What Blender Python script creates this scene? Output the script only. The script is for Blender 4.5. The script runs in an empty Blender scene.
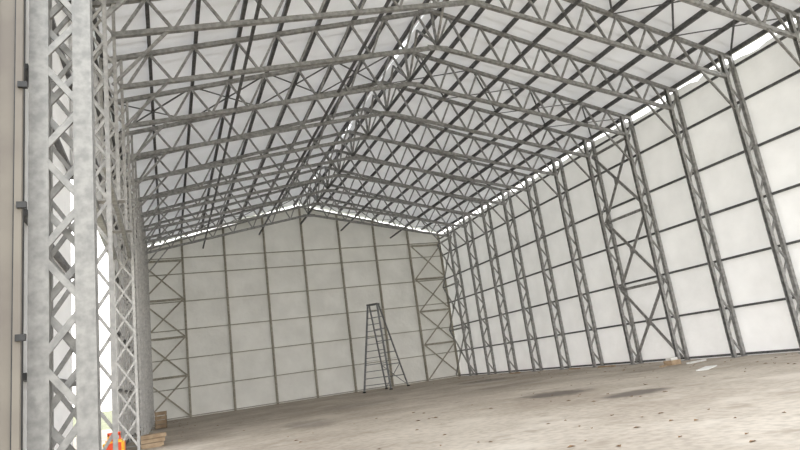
import bpy, bmesh, math, random
from mathutils import Vector, Matrix
random.seed(7)
S = bpy.context.scene
COL = S.collection

# ------------------------------------------------------------ materials
def new_mat(name):
    m = bpy.data.materials.new(name); m.use_nodes = True
    nt = m.node_tree; nt.nodes.clear()
    out = nt.nodes.new('ShaderNodeOutputMaterial')
    return m, nt, out

def noise_mat(name, c1, c2, scale=5, rough=.7, metal=0, bump=.1, bscale=None, detail=4, translucent=0, tcol=None, p1=.35, p2=.65):
    m, nt, out = new_mat(name)
    N, L = nt.nodes, nt.links
    tc = N.new('ShaderNodeTexCoord')
    nz = N.new('ShaderNodeTexNoise'); nz.inputs['Scale'].default_value = scale; nz.inputs['Detail'].default_value = detail
    L.new(tc.outputs['Object'], nz.inputs['Vector'])
    cr = N.new('ShaderNodeValToRGB')
    cr.color_ramp.elements[0].position = p1; cr.color_ramp.elements[0].color = (*c1, 1)
    cr.color_ramp.elements[1].position = p2; cr.color_ramp.elements[1].color = (*c2, 1)
    L.new(nz.outputs['Fac'], cr.inputs['Fac'])
    b = N.new('ShaderNodeBsdfPrincipled')
    b.inputs['Roughness'].default_value = rough; b.inputs['Metallic'].default_value = metal
    L.new(cr.outputs['Color'], b.inputs['Base Color'])
    if bump:
        n2 = N.new('ShaderNodeTexNoise'); n2.inputs['Scale'].default_value = bscale or scale * 3
        n2.inputs['Detail'].default_value = 3
        L.new(tc.outputs['Object'], n2.inputs['Vector'])
        bp = N.new('ShaderNodeBump'); bp.inputs['Strength'].default_value = bump; bp.inputs['Distance'].default_value = .05
        L.new(n2.outputs['Fac'], bp.inputs['Height']); L.new(bp.outputs['Normal'], b.inputs['Normal'])
    if translucent:
        t = N.new('ShaderNodeBsdfTranslucent'); t.inputs['Color'].default_value = (*(tcol or c2), 1)
        mx = N.new('ShaderNodeMixShader'); mx.inputs['Fac'].default_value = translucent
        L.new(b.outputs[0], mx.inputs[1]); L.new(t.outputs[0], mx.inputs[2]); L.new(mx.outputs[0], out.inputs[0])
    else:
        L.new(b.outputs[0], out.inputs[0])
    return m

M_galv = noise_mat('galvanised_steel', (.24,.238,.23), (.40,.395,.385), 9, .42, .4, .05, 60)
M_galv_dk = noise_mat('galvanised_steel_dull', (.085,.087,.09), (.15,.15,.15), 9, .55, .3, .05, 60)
M_galv_lt = noise_mat('galvanised_steel_bright', (.34,.335,.325), (.48,.47,.45), 12, .45, .3, .05, 60)
M_galv_jamb = noise_mat('galvanised_steel_jamb', (.21,.208,.20), (.30,.295,.28), 14, .5, .25, .04, 60)
M_galv_warm = noise_mat('galvanised_steel_sun_tint', (.30,.28,.23), (.44,.41,.34), 12, .6, .15, .05, 60)  # warm sunlit tone painted into the steel colour of the back framing
M_wrap = noise_mat('white_insulation_wall', (.82,.82,.82), (.91,.91,.91), 1.2, .5, 0, .5, 3.2, translucent=.115)
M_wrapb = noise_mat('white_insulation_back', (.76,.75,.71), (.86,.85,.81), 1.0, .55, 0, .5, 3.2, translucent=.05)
M_roof = noise_mat('white_insulation_roof', (.82,.82,.82), (.91,.91,.91), .9, .6, 0, .6, 2.0, translucent=.24)
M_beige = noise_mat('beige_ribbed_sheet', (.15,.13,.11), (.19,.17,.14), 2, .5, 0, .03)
M_black = noise_mat('black_steel', (.02,.02,.02), (.04,.04,.04), 10, .5, .2, 0)
M_alu = noise_mat('ladder_aluminium', (.22,.23,.24), (.34,.34,.34), 10, .45, .5, 0)
M_orange = noise_mat('ladder_cap_plastic', (.12,.12,.12), (.16,.16,.16), 10, .5, 0, 0)
M_wood = noise_mat('pine_lumber', (.33,.23,.14), (.47,.35,.23), 6, .7, 0, .2, 30)
M_red = noise_mat('red_plastic', (.65,.07,.02), (.75,.10,.03), 6, .4, 0, 0)
M_yel = noise_mat('yellow_plastic', (.75,.40,.03), (.85,.50,.05), 6, .4, 0, 0)
M_white = noise_mat('white_board', (.7,.69,.66), (.8,.79,.76), 6, .6, 0, 0)
M_leafd = noise_mat('dry_leaf', (.14,.07,.03), (.26,.15,.06), 40, .8, 0, 0)
M_grass = noise_mat('grass_ground', (.13,.14,.08), (.22,.22,.13), 1.5, .9, 0, .5, 20)

def concrete():
    m, nt, out = new_mat('dusty_concrete'); N, L = nt.nodes, nt.links
    tc = N.new('ShaderNodeTexCoord')
    def noise(s, d=5):
        n = N.new('ShaderNodeTexNoise'); n.inputs['Scale'].default_value = s; n.inputs['Detail'].default_value = d
        L.new(tc.outputs['Object'], n.inputs['Vector']); return n
    def ramp(src, a, b, pa, pb):
        r = N.new('ShaderNodeValToRGB'); r.color_ramp.elements[0].position = pa; r.color_ramp.elements[1].position = pb
        r.color_ramp.elements[0].color = (*a, 1); r.color_ramp.elements[1].color = (*b, 1); L.new(src, r.inputs['Fac']); return r
    def mix(f, a, b, mode='MIX'):
        x = N.new('ShaderNodeMix'); x.data_type = 'RGBA'; x.blend_type = mode
        if isinstance(f, float): x.inputs[0].default_value = f
        else: L.new(f, x.inputs[0])
        L.new(a, x.inputs[6])
        if isinstance(b, tuple): x.inputs[7].default_value = (*b, 1)
        else: L.new(b, x.inputs[7])
        return x.outputs[2]
    base = ramp(noise(.35, 6).outputs['Fac'], (.37,.31,.245), (.52,.455,.375), .35, .65).outputs['Color']
    fine = ramp(noise(9, 6).outputs['Fac'], (.78,.78,.78), (1,1,1), .35, .6).outputs['Color']
    c = mix(1.0, base, fine, 'MULTIPLY')
    spot = ramp(noise(1.8, 8).outputs['Fac'], (0,0,0), (.7,.7,.7), .58, .70).outputs['Color']
    c = mix(spot, c, (.28,.23,.175))
    pale = ramp(noise(.9, 7).outputs['Fac'], (.5,.5,.5), (0,0,0), .34, .46).outputs['Color']
    c = mix(pale, c, (.58,.52,.44))
    sep = N.new('ShaderNodeSeparateXYZ'); L.new(tc.outputs['Object'], sep.inputs[0])
    nn = noise(2.2, 5)
    for (sx, sy, rx, ry, k) in [(7.6,11.3,.85,.85,.85),(7.7,8.9,.8,.5,.85),(11.4,21.4,1.2,1.4,.6),(3.0,14.5,.6,1.6,.4),(12.2,13.5,1.0,.6,.35),(9.5,16.5,1.3,.7,.35),(5.5,19,1.4,1.4,.3)]:
        def mth(op, a, b=None):
            q = N.new('ShaderNodeMath'); q.operation = op
            for i, v in enumerate((a, b)):
                if v is None: continue
                if isinstance(v, (int, float)): q.inputs[i].default_value = v
                else: L.new(v, q.inputs[i])
            return q.outputs[0]
        dx = mth('DIVIDE', mth('SUBTRACT', sep.outputs[0], sx), rx)
        dy = mth('DIVIDE', mth('SUBTRACT', sep.outputs[1], sy), ry)
        r = mth('SQRT', mth('ADD', mth('MULTIPLY', dx, dx), mth('MULTIPLY', dy, dy)))
        r = mth('ADD', r, mth('MULTIPLY', nn.outputs['Fac'], 1.1))
        mp = N.new('ShaderNodeMapRange'); L.new(r, mp.inputs[0]); mp.inputs[1].default_value = 1.1; mp.inputs[2].default_value = 1.6
        mp.inputs[3].default_value = k; mp.inputs[4].default_value = 0
        c = mix(mp.outputs[0], c, (.10,.08,.065))
    b = N.new('ShaderNodeBsdfPrincipled'); b.inputs['Roughness'].default_value = .75
    L.new(c, b.inputs['Base Color'])
    bp = N.new('ShaderNodeBump'); bp.inputs['Strength'].default_value = .25; bp.inputs['Distance'].default_value = .02
    L.new(noise(14, 5).outputs['Fac'], bp.inputs['Height']); L.new(bp.outputs['Normal'], b.inputs['Normal'])
    L.new(b.outputs[0], out.inputs[0]); return m
M_conc = concrete()

# ------------------------------------------------------------ mesh builder
class MB:
    def __init__(s): s.v = []; s.f = []; s.m = []; s.mats = []
    def mi(s, mat):
        if mat not in s.mats: s.mats.append(mat)
        return s.mats.index(mat)
    def hexa(s, pts, mat):
        i = len(s.v); s.v += [tuple(p) for p in pts]
        for f in [(0,3,2,1),(4,5,6,7),(0,1,5,4),(1,2,6,5),(2,3,7,6),(3,0,4,7)]:
            s.f.append(tuple(i + k for k in f)); s.m.append(s.mi(mat))
    def box(s, a, b, mat):
        x0,y0,z0 = a; x1,y1,z1 = b
        s.hexa([(x0,y0,z0),(x1,y0,z0),(x1,y1,z0),(x0,y1,z0),(x0,y0,z1),(x1,y0,z1),(x1,y1,z1),(x0,y1,z1)], mat)
    def beam(s, p, q, a, b, ref, mat, off=(0,0)):
        p, q, ref = Vector(p), Vector(q), Vector(ref)
        t = (q - p).normalized(); s1 = ref.cross(t).normalized(); s2 = t.cross(s1).normalized()
        p = p + s1 * off[0] + s2 * off[1]; q = q + s1 * off[0] + s2 * off[1]
        A = s1 * a / 2; B = s2 * b / 2
        s.hexa([p-A-B, p+A-B, p+A+B, p-A+B, q-A-B, q+A-B, q+A+B, q-A+B], mat)
    def channel(s, p, q, a, b, ref, mat, side=1, th=.012):
        s.beam(p, q, th, b, ref, mat, (side * (a - th) / 2, 0))
        s.beam(p, q, a - th, th, ref, mat, (-side * th / 2, (b - th) / 2))
        s.beam(p, q, a - th, th, ref, mat, (-side * th / 2, -(b - th) / 2))
    def obj(s, name, parent=None, smooth=False):
        me = bpy.data.meshes.new(name); me.from_pydata(s.v, [], s.f)
        for m in s.mats: me.materials.append(m)
        for p, k in zip(me.polygons, s.m): p.material_index = k; p.use_smooth = smooth
        me.update()
        o = bpy.data.objects.new(name, me); COL.objects.link(o)
        if parent: o.parent = parent
        return o

# ------------------------------------------------------------ building dims
XL, XR, XC = -1.1, 14.9, 6.9
YF, YB = 5.6, 30.7
EAVE, SL = 8.18, .25
def roof(x): return EAVE + SL * (8 - abs(x - XC))
FR = [6.6 + 2 * k for k in range(12)]

b = MB(); b.box((-3.5,-8,-.2), (18,31.2,0), M_conc); b.obj('floor')
b = MB(); b.box((-120,-80,-.5), (120,160,-.21), M_grass); b.obj('grass_ground')

def strip_wall(name, fn, a, bnd, step, topfn, mat, z0=0.0, th=.02, holes=None):
    w = MB(); t = a; 
    while t < bnd - 1e-6:
        t2 = min(t + step, bnd)
        zb = z0
        if holes and holes[0] <= (t + t2) / 2 <= holes[1]: zb = holes[2]
        za = topfn(t); zc = topfn(t2)
        p = [fn(t,0,zb), fn(t2,0,zb), fn(t2,th,zb), fn(t,th,zb), fn(t,0,za), fn(t2,0,zc), fn(t2,th,zc), fn(t,th,za)]
        w.hexa(p, mat); t = t2
    return w.obj(name)
rg = [random.random() for _ in range(400)]
def rnd(t, k=3.0):
    i = int(t * k + .01) % 400; return rg[i]
# quilted (billowed) insulation sheet: bulges outward between girts and columns
def quilt_wall(name, fn, a, bnd, origin, topfn, mat, amp=.09):
    n = int(round((bnd - a) / .25)); w = MB(); k = w.mi(mat)
    zs = [.27 * i / 2 for i in range(0, 56)]
    rows = len(zs) + 1
    for i in range(n + 1):
        t = a + (bnd - a) * i / n
        zt = topfn(t)
        for z in zs + [1e9]:
            zz = min(z, zt)
            cell = int((t - origin) // 2 * 13 + zz // 1.35 * 7) % 400
            u = abs(math.sin(math.pi * (t - origin) / 2)) ** .6; v = abs(math.sin(math.pi * zz / 1.35)) ** .6
            d = .01 + amp * (.35 + rg[cell]) * u * v + .012 * math.sin(t * 5.1 + zz * 3.3 + rg[cell] * 6) * u * v
            w.v.append(fn(t, d, zz))
    for i in range(n):
        for j in range(rows - 1):
            p = i * rows + j
            if abs(w.v[p+1][2] - w.v[p][2]) < 1e-6 and abs(w.v[p+rows+1][2] - w.v[p+rows][2]) < 1e-6: continue
            w.f.append((p, p + rows, p + rows + 1, p + 1)); w.m.append(k)
    return w.obj(name, smooth=True)
quilt_wall('wall_right', lambda t,d,z: (XR + d, t, z), YF, YB, .6, lambda t: 7.90 + .16 * rnd(t+50) , M_wrap)
strip_wall('wall_left', lambda t,d,z: (XL - d, t, z), YF, YB, .5, lambda t: 8.0 + .1 * rnd(t+20), M_wrap, holes=(8.6, 14.6, 4.25))
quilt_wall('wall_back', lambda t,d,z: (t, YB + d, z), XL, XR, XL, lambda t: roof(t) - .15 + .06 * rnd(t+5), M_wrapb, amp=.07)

c = MB()
for sgn in (-1, 1):
    xe = XC + sgn * 8.12; 
    for i, y in enumerate([YF - .2 + 1.0 * k for k in range(26)]):
        y2 = min(y + 1.0, YB + .25)
        if y2 <= y: continue
        gap = .012 + (.045 if (i % 6 in (3,)) else 0)
        xi = XC + sgn * gap
        zi, ze = roof(xi), roof(xe)
        p = [(xi,y,zi),(xe,y,ze),(xe,y2,ze),(xi,y2,zi),(xi,y,zi+.03),(xe,y,ze+.03),(xe,y2,ze+.03),(xi,y2,zi+.03)]
        if sgn < 0: p = [p[1],p[0],p[3],p[2],p[5],p[4],p[7],p[6]]
        c.hexa(p, M_roof)
c.obj('ceiling')

def bot(x):
    return 7.42 + .20 * (7.5 - min(7.5, abs(x - XC)))
pu = MB()
for sgn in (-1, 1):
    for d in [.25 + .96 * k for k in range(9)]:
        x = XC + sgn * min(d, 7.9); z = roof(x) - .065
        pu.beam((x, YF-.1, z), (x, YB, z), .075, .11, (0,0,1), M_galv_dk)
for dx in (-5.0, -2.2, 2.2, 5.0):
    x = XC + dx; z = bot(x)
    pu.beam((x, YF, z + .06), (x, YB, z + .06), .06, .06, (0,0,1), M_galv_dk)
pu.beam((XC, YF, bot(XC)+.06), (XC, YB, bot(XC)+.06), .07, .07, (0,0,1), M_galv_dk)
for i, y in enumerate(FR[:-1]):
    pu.beam((XC,y,bot(XC)+.1),(XC,y+1,roof(XC)-.15), .05,.05,(1,0,0), M_galv)
    pu.beam((XC,y+1,roof(XC)-.15),(XC,y+2,bot(XC)+.1), .05,.05,(1,0,0), M_galv)
for (ya, yb) in ((14.6,16.6),(28.6,30.6),(8.6,10.6)):
    for sgn in (-1, 1):
        for k in range(4):
            xa = XC + sgn * (k * 1.92 + .25); xb = XC + sgn * ((k + 1) * 1.92 + .25)
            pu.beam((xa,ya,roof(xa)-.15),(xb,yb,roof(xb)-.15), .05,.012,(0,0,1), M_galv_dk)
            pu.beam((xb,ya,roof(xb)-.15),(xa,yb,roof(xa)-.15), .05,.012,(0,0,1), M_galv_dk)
pu.obj('roof_purlins')

def column(y, side, mat, name='lattice_column', cw=.10, depth=.45, wy=.10, pitch=.55, double=False, zb=0.0, wmat=None, bw=.055, inset=.04):
    xw = (XL + inset) if side < 0 else (XR - inset)
    xo = xw - side * cw / 2; xi = xw - side * (depth - cw / 2)
    w = MB()
    zt = roof(xo) - .12; zi = roof(xi) - .2
    R = (0,1,0); wmat = wmat or mat
    w.channel((xo,y,zb+.02),(xo,y,zt), cw, wy, R, mat, side=-side)
    w.channel((xi,y,zb+.02),(xi,y,zi), cw, wy, R, mat, side=side)
    w.box((min(xo,xi)-.09, y-.09, zb), (max(xo,xi)+.04 if side>0 else max(xo,xi)+.09, y+.09, zb+.02), mat)
    z = zb + .12
    a, bb = (xo, xi)
    while z < 7.55:
        z2 = z + pitch
        w.beam((a,y,z),(bb,y,z2), bw, .03, R, wmat, (0, wy/2-.02))
        if double:
            w.beam((bb,y,z),(a,y,z2), bw, .03, R, wmat, (0, -wy/2+.02))
        a, bb = bb, a
        z = z2
    return w.obj(name)

def truss(y, mat, name='roof_truss'):
    w = MB(); R = (0,1,0)
    def top(x): return roof(x) - .19
    xl, xr = XL + .1, XR - .1
    ch = .095
    for (x0, x1) in ((xl, XC), (XC, xr)):
        w.beam((x0,y,top(x0)),(x1,y,top(x1)), ch, .09, R, mat)
    bl, br = XL + .42, XR - .42
    for (x0, x1) in ((bl, XC), (XC, br)):
        w.beam((x0,y,bot(x0)),(x1,y,bot(x1)), ch, .09, R, mat)
    w.beam((bl,y,6.45),(bl+.95,y,bot(bl+.95)), .05,.05,R,mat)
    w.beam((br,y,6.45),(br-.95,y,bot(br-.95)), .05,.05,R,mat)
    n = 8
    for sgn in (-1, 1):
        L = 7.45
        for k in range(n):
            d0 = L * k / n; d1 = L * (k + .5) / n; d2 = L * (k + 1) / n
            xa, xm, xb = XC + sgn*d0, XC + sgn*d1, XC + sgn*d2
            w.beam((xa,y,bot(xa)),(xm,y,top(xm)), .05,.05,R,mat)
            w.beam((xm,y,top(xm)),(xb,y,bot(xb)), .05,.05,R,mat)
    w.beam((XC,y,bot(XC)),(XC,y,top(XC)), .06,.06,R,mat)
    w.beam((XC-.3,y-.055,bot(XC)-.05),(XC+.3,y-.055,bot(XC)-.05), .14,.01,R,mat)
    return w.obj(name)

for i, y in enumerate(FR):
    column(y, -1, M_galv_lt if y > 7 else M_galv_jamb, double=True, cw=.055, wy=.06, bw=.04, pitch=.6, zb=4.31 if y in (10.6, 12.6) else 0.0)
    column(y, 1, M_galv, double=False)
    truss(y, M_galv)
column(YF, -1, M_galv_jamb, name='door_jamb_column', cw=.15, depth=.49, wy=.14, pitch=.44, double=True, inset=.08)
column(YF, 1, M_galv_lt, name='door_jamb_column', cw=.17, depth=.50, wy=.14, pitch=.44, double=True)
truss(YF, M_galv)

g = MB()
GZ = [.06] + [1.35 * k for k in range(1, 6)] + [7.75]
for z in GZ:
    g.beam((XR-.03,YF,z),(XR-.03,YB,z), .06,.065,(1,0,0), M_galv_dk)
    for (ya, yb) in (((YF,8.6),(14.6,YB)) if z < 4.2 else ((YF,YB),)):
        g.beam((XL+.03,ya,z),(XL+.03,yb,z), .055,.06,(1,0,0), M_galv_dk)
g.beam((XL+.1,8.6,4.25),(XL+.1,14.6,4.25), .12,.10,(1,0,0), M_galv)
g.beam((XL+.42,8.6,4.25),(XL+.42,14.6,4.25), .12,.06,(1,0,0), M_galv)
g.obj('wall_girts')

g = MB()
for z in GZ[:-1] + [7.55]:
    g.beam((XL,YB-.03,z),(XR,YB-.03,z), .04,.04,(0,1,0), M_galv_warm)
for k in range(9):
    x = XL + 2 * k
    x = min(max(x, XL + .08), XR - .08)
    g.channel((x,YB-.1,0),(x,YB-.1,roof(x)-.2), .10,.10,(0,1,0), M_galv_warm)
for sgn in (-1,1):
    g.beam((XC,YB-.1,roof(XC)-.24),(XC+sgn*7.9,YB-.1,roof(XC+7.9)-.24), .07,.08,(0,1,0), M_galv)
for xa in (XL, XR - 2):
    zz = [.1, 1.9, 3.7, 5.5, 7.4]
    for z0, z1 in zip(zz[:-1], zz[1:]):
        g.beam((xa+.08,YB-.17,z0),(xa+1.95,YB-.17,z1), .07,.012,(0,1,0), M_galv_warm)
        g.beam((xa+1.95,YB-.18,z0),(xa+.08,YB-.18,z1), .07,.012,(0,1,0), M_galv_warm)
        g.beam((xa+.08,YB-.16,z1),(xa+1.95,YB-.16,z1), .10,.04,(0,1,0), M_galv_warm)
g.obj('back_wall_framing')

g = MB()
for (ya, yb) in ((14.6,16.6),(28.6,30.6)):
    xx = XR - .25
    zz = [.1, 2.5, 4.9, 7.4]
    for z0, z1 in zip(zz[:-1], zz[1:]):
        g.beam((xx,ya,z0),(xx,yb,z1), .10,.03,(1,0,0), M_galv)
        g.beam((xx-.03,yb,z0),(xx-.03,ya,z1), .10,.03,(1,0,0), M_galv)
        g.beam((xx,ya,z1),(xx,yb,z1), .09,.04,(1,0,0), M_galv)
        g.box((xx-.06,(ya+yb)/2-.12,(z0+z1)/2-.12),(xx-.05,(ya+yb)/2+.12,(z0+z1)/2+.12), M_galv)
g.obj('wall_cross_bracing')

g = MB()
x = -3.5
while x < -1.11:
    g.box((x,5.36,0),(x+.14,5.38,7.9), M_beige)
    g.box((x+.14,5.33,0),(x+.19,5.38,7.9), M_beige)
    x += .19
g.box((-1.09,5.34,0),(-1.04,5.50,7.9), M_black)
for z in (.55,1.6,2.65,3.7):
    g.box((-1.06,5.30,z),(-.99,5.34,z+.05), M_black)
g.obj('ribbed_front_panel')

def ladder():
    e = bpy.data.objects.new('stepladder', None); COL.objects.link(e)
    F = [Vector((8.4,27.6,0)), Vector((9.42,26.75,0))]
    Rr = [Vector((9.85,28.6,0)), Vector((10.72,27.9,0))]
    d = (F[1]-F[0]).normalized(); tc = Vector((9.35,27.6,4.0))
    T = [tc - d*.24, tc + d*.24]
    nrm = Vector((d.y,-d.x,0)); 
    TF = [t + nrm*.10 for t in T]; TR = [t - nrm*.10 for t in T]
    r = MB()
    for i in (0,1):
        r.beam(F[i], TF[i], .085, .05, nrm, M_alu)
    r.obj('front_rails', e)
    s = MB()
    for k in range(1, 13):
        f = k / 13
        a = F[0].lerp(TF[0], f); c2 = F[1].lerp(TF[1], f)
        s.beam(a, c2, .03, .09, nrm, M_alu)
    s.obj('steps', e)
    r = MB()
    for i in (0,1):
        r.beam(Rr[i], TR[i], .07, .045, nrm, M_alu)
    for k in range(1, 7):
        f = k / 7
        r.beam(Rr[0].lerp(TR[0],f), Rr[1].lerp(TR[1],f), .04,.02, nrm, M_alu)
    r.beam(Rr[0].lerp(TR[0],.02), Rr[1].lerp(TR[1],2/7), .03,.015, nrm, M_alu)
    r.beam(Rr[1].lerp(TR[1],.02), Rr[0].lerp(TR[0],2/7), .03,.015, nrm, M_alu)
    r.obj('rear_frame', e)
    t = MB()
    t.beam(T[0]-d*.04+Vector((0,0,.03)), T[1]+d*.04+Vector((0,0,.03)), .07, .34, nrm, M_orange)
    t.obj('top_cap', e)
    sp = MB()
    for i in (0,1):
        sp.beam(F[i].lerp(TF[i],.35), Rr[i].lerp(TR[i],.35), .03,.015,(0,0,1), M_alu)
    sp.obj('spreaders', e)
    ft = MB()
    for p in F + Rr:
        ft.box((p.x-.06,p.y-.05,0),(p.x+.06,p.y+.05,.06), M_black)
    ft.obj('feet', e)
ladder()

g = MB()
for k in range(3):
    for j in range(3):
        g.box((-.62+.02*j, 15.2+j*.17, .02+k*.09),(-.15+.03*k-.05*j, 15.34+j*.17, .10+k*.09), M_wood)
g.box((-.6,15.2,0),(-.2,15.7,.02), M_wood)
g.obj('lumber_stack')
g = MB()
x0,y0,x1,y1 = -.5,24.0,-.1,24.4
for z in (0,.15,.30,.45):
    g.box((x0,y0,z),(x1,y0+.02,z+.12), M_wood); g.box((x0,y1-.02,z),(x1,y1,z+.12), M_wood)
    g.box((x0,y0,z),(x0+.02,y1,z+.12), M_wood); g.box((x1-.02,y0,z),(x1,y1,z+.12), M_wood)
for (cx,cy) in ((x0+.02,y0+.02),(x1-.06,y0+.02),(x0+.02,y1-.06),(x1-.06,y1-.06)):
    g.box((cx,cy,0),(cx+.04,cy+.04,.57), M_wood)
g.box((x0,y0,0),(x1,y1,.02), M_wood)
g.obj('wooden_crate')

g = MB()
for k in range(4):
    z = .085*k
    g.box((-1.0,9.0,z),(-.45,9.08,z+.08), M_wood); g.box((-1.0,9.6,z),(-.45,9.68,z+.08), M_wood)
    g.box((-1.0,9.08,z),(-.92,9.6,z+.08), M_wood); g.box((-.53,9.08,z),(-.45,9.6,z+.08), M_wood)
g.box((-1.0,9.0,.335),(-.45,9.68,.35), M_wood)
g.obj('timber_crib')

def can(name, loc, mat, mat2, s=1):
    bm = bmesh.new(); bmesh.ops.create_cube(bm, size=1)
    bmesh.ops.scale(bm, vec=(.26*s,.30*s,.24*s), verts=bm.verts)
    bmesh.ops.translate(bm, vec=(0,0,.12*s), verts=bm.verts)
    bmesh.ops.bevel(bm, geom=bm.edges[:], offset=.035*s, segments=3, affect='EDGES')
    n = len(bm.faces)
    def bx(a, c):
        r = bmesh.ops.create_cube(bm, size=1); vs = r['verts']
        bmesh.ops.scale(bm, vec=tuple(c[i]-a[i] for i in range(3)), verts=vs)
        bmesh.ops.translate(bm, vec=tuple((c[i]+a[i])/2 for i in range(3)), verts=vs)
    bx((-.08*s,-.02*s,.23*s),(-.06*s,.02*s,.31*s)); bx((.06*s,-.02*s,.23*s),(.08*s,.02*s,.31*s)); bx((-.08*s,-.02*s,.29*s),(.08*s,.02*s,.33*s))
    r = bmesh.ops.create_cone(bm, cap_ends=True, segments=16, radius1=.045*s, radius2=.04*s, depth=.08*s)
    bmesh.ops.translate(bm, vec=(.0*s,-.09*s,.27*s), verts=r['verts'])
    me = bpy.data.meshes.new(name); me.materials.append(mat); me.materials.append(mat2)
    bm.faces.ensure_lookup_table()
    for i, f in enumerate(bm.faces):
        if i >= n: f.material_index = 1
    bm.to_mesh(me); bm.free()
    o = bpy.data.objects.new(name, me); o.location = loc; COL.objects.link(o); return o
can('fuel_can', (-.70,9.25,.352), M_yel, M_red, 1.0)

g = MB()
g.box((13.2,13.6,0),(13.55,13.9,.13), M_wood); g.box((13.25,13.65,.13),(13.5,13.85,.20), M_white)
g.beam((12.7,13.5,.02),(13.15,13.8,.02), .09,.04,(0,0,1), M_wood)
g.beam((13.3,13.1,.02),(14.1,13.3,.02), .12,.04,(0,0,1), M_white)
g.obj('scrap_pile')
g = MB(); g.beam((11.2,10.7,.012),(12.1,11.25,.012), .25,.02,(0,0,1), M_white); g.obj('insulation_board')
for (x,y,r,l) in ((14.2,17.2,.4,.9),(14.15,19.1,1.0,.7),(14.1,23.2,.2,.8)):
    g = MB(); g.beam((x,y,.026),(x+math.sin(r)*.1,y+l,.026), .08,.05,(0,0,1), M_wood); g.obj('lumber_board')

g = MB()
for k in range(230):
    if random.random() < .5:
        x = random.uniform(2, 13); y = random.uniform(3.5, 13)
    else:
        x = 14.3 - abs(random.gauss(0, 1.6)); y = random.uniform(8, 28)
    if k % 8 == 0: x = .1 + abs(random.gauss(0,.8)); y = random.uniform(14, 30)
    if (12.4 < x < 14.4 and 12.8 < y < 14.4) or (10.8 < x < 12.5 and 10.2 < y < 11.7): continue
    s = random.uniform(.015,.04); a = random.uniform(0, 6.28)
    ca, sa = math.cos(a), math.sin(a)
    P = []
    for (px,py,pz) in ((-s*1.4,0,.004),(0,-s*.7,.01+s*.2),(s*1.6,0,.004),(0,s*.7,.01+s*.1)):
        P.append((x+px*ca-py*sa, y+px*sa+py*ca, pz))
    i = len(g.v); g.v += P; g.f.append((i,i+1,i+2,i+3)); g.m.append(g.mi(M_leafd))
g.obj('fallen_leaves')

# ------------------------------------------------------------ lighting
W = bpy.data.worlds.new('World'); S.world = W; W.use_nodes = True
nt = W.node_tree; bg = nt.nodes['Background']
tc = nt.nodes.new('ShaderNodeTexCoord'); sp = nt.nodes.new('ShaderNodeSeparateXYZ'); cr = nt.nodes.new('ShaderNodeValToRGB')
nt.links.new(tc.outputs['Generated'], sp.inputs[0]); nt.links.new(sp.outputs[2], cr.inputs[0]); nt.links.new(cr.outputs[0], bg.inputs[0])
cr.color_ramp.elements[0].color = (1.0,.96,.91,1); cr.color_ramp.elements[1].color = (.82,.90,1.0,1)
bg.inputs[1].default_value = 2.6
sun = bpy.data.lights.new('sun', 'SUN'); sun.energy = 3.5; sun.angle = math.radians(12); sun.color = (1,.95,.86)
so = bpy.data.objects.new('sun', sun); COL.objects.link(so)
so.rotation_euler = Vector((-.8,-.3,-.75)).to_track_quat('-Z','Y').to_euler()

# ------------------------------------------------------------ camera
cam = bpy.data.cameras.new('camera'); cam.sensor_width = 36; cam.lens = 27
co = bpy.data.objects.new('camera', cam); COL.objects.link(co)
right = Vector((.9281,-.3471,-.1341)); up = Vector((.0428,-.2584,.9650)); back = Vector((-.3697,-.9015,-.2250))
back.normalize(); right = (right - back*right.dot(back)).normalized(); up = back.cross(right)
Mx = Matrix((right, up, back)).transposed().to_4x4(); Mx.translation = Vector((0,0,1.04))
co.matrix_world = Mx
cam.clip_end = 500
S.camera = co
S.view_settings.view_transform = 'Standard'
S.view_settings.exposure = 0.38
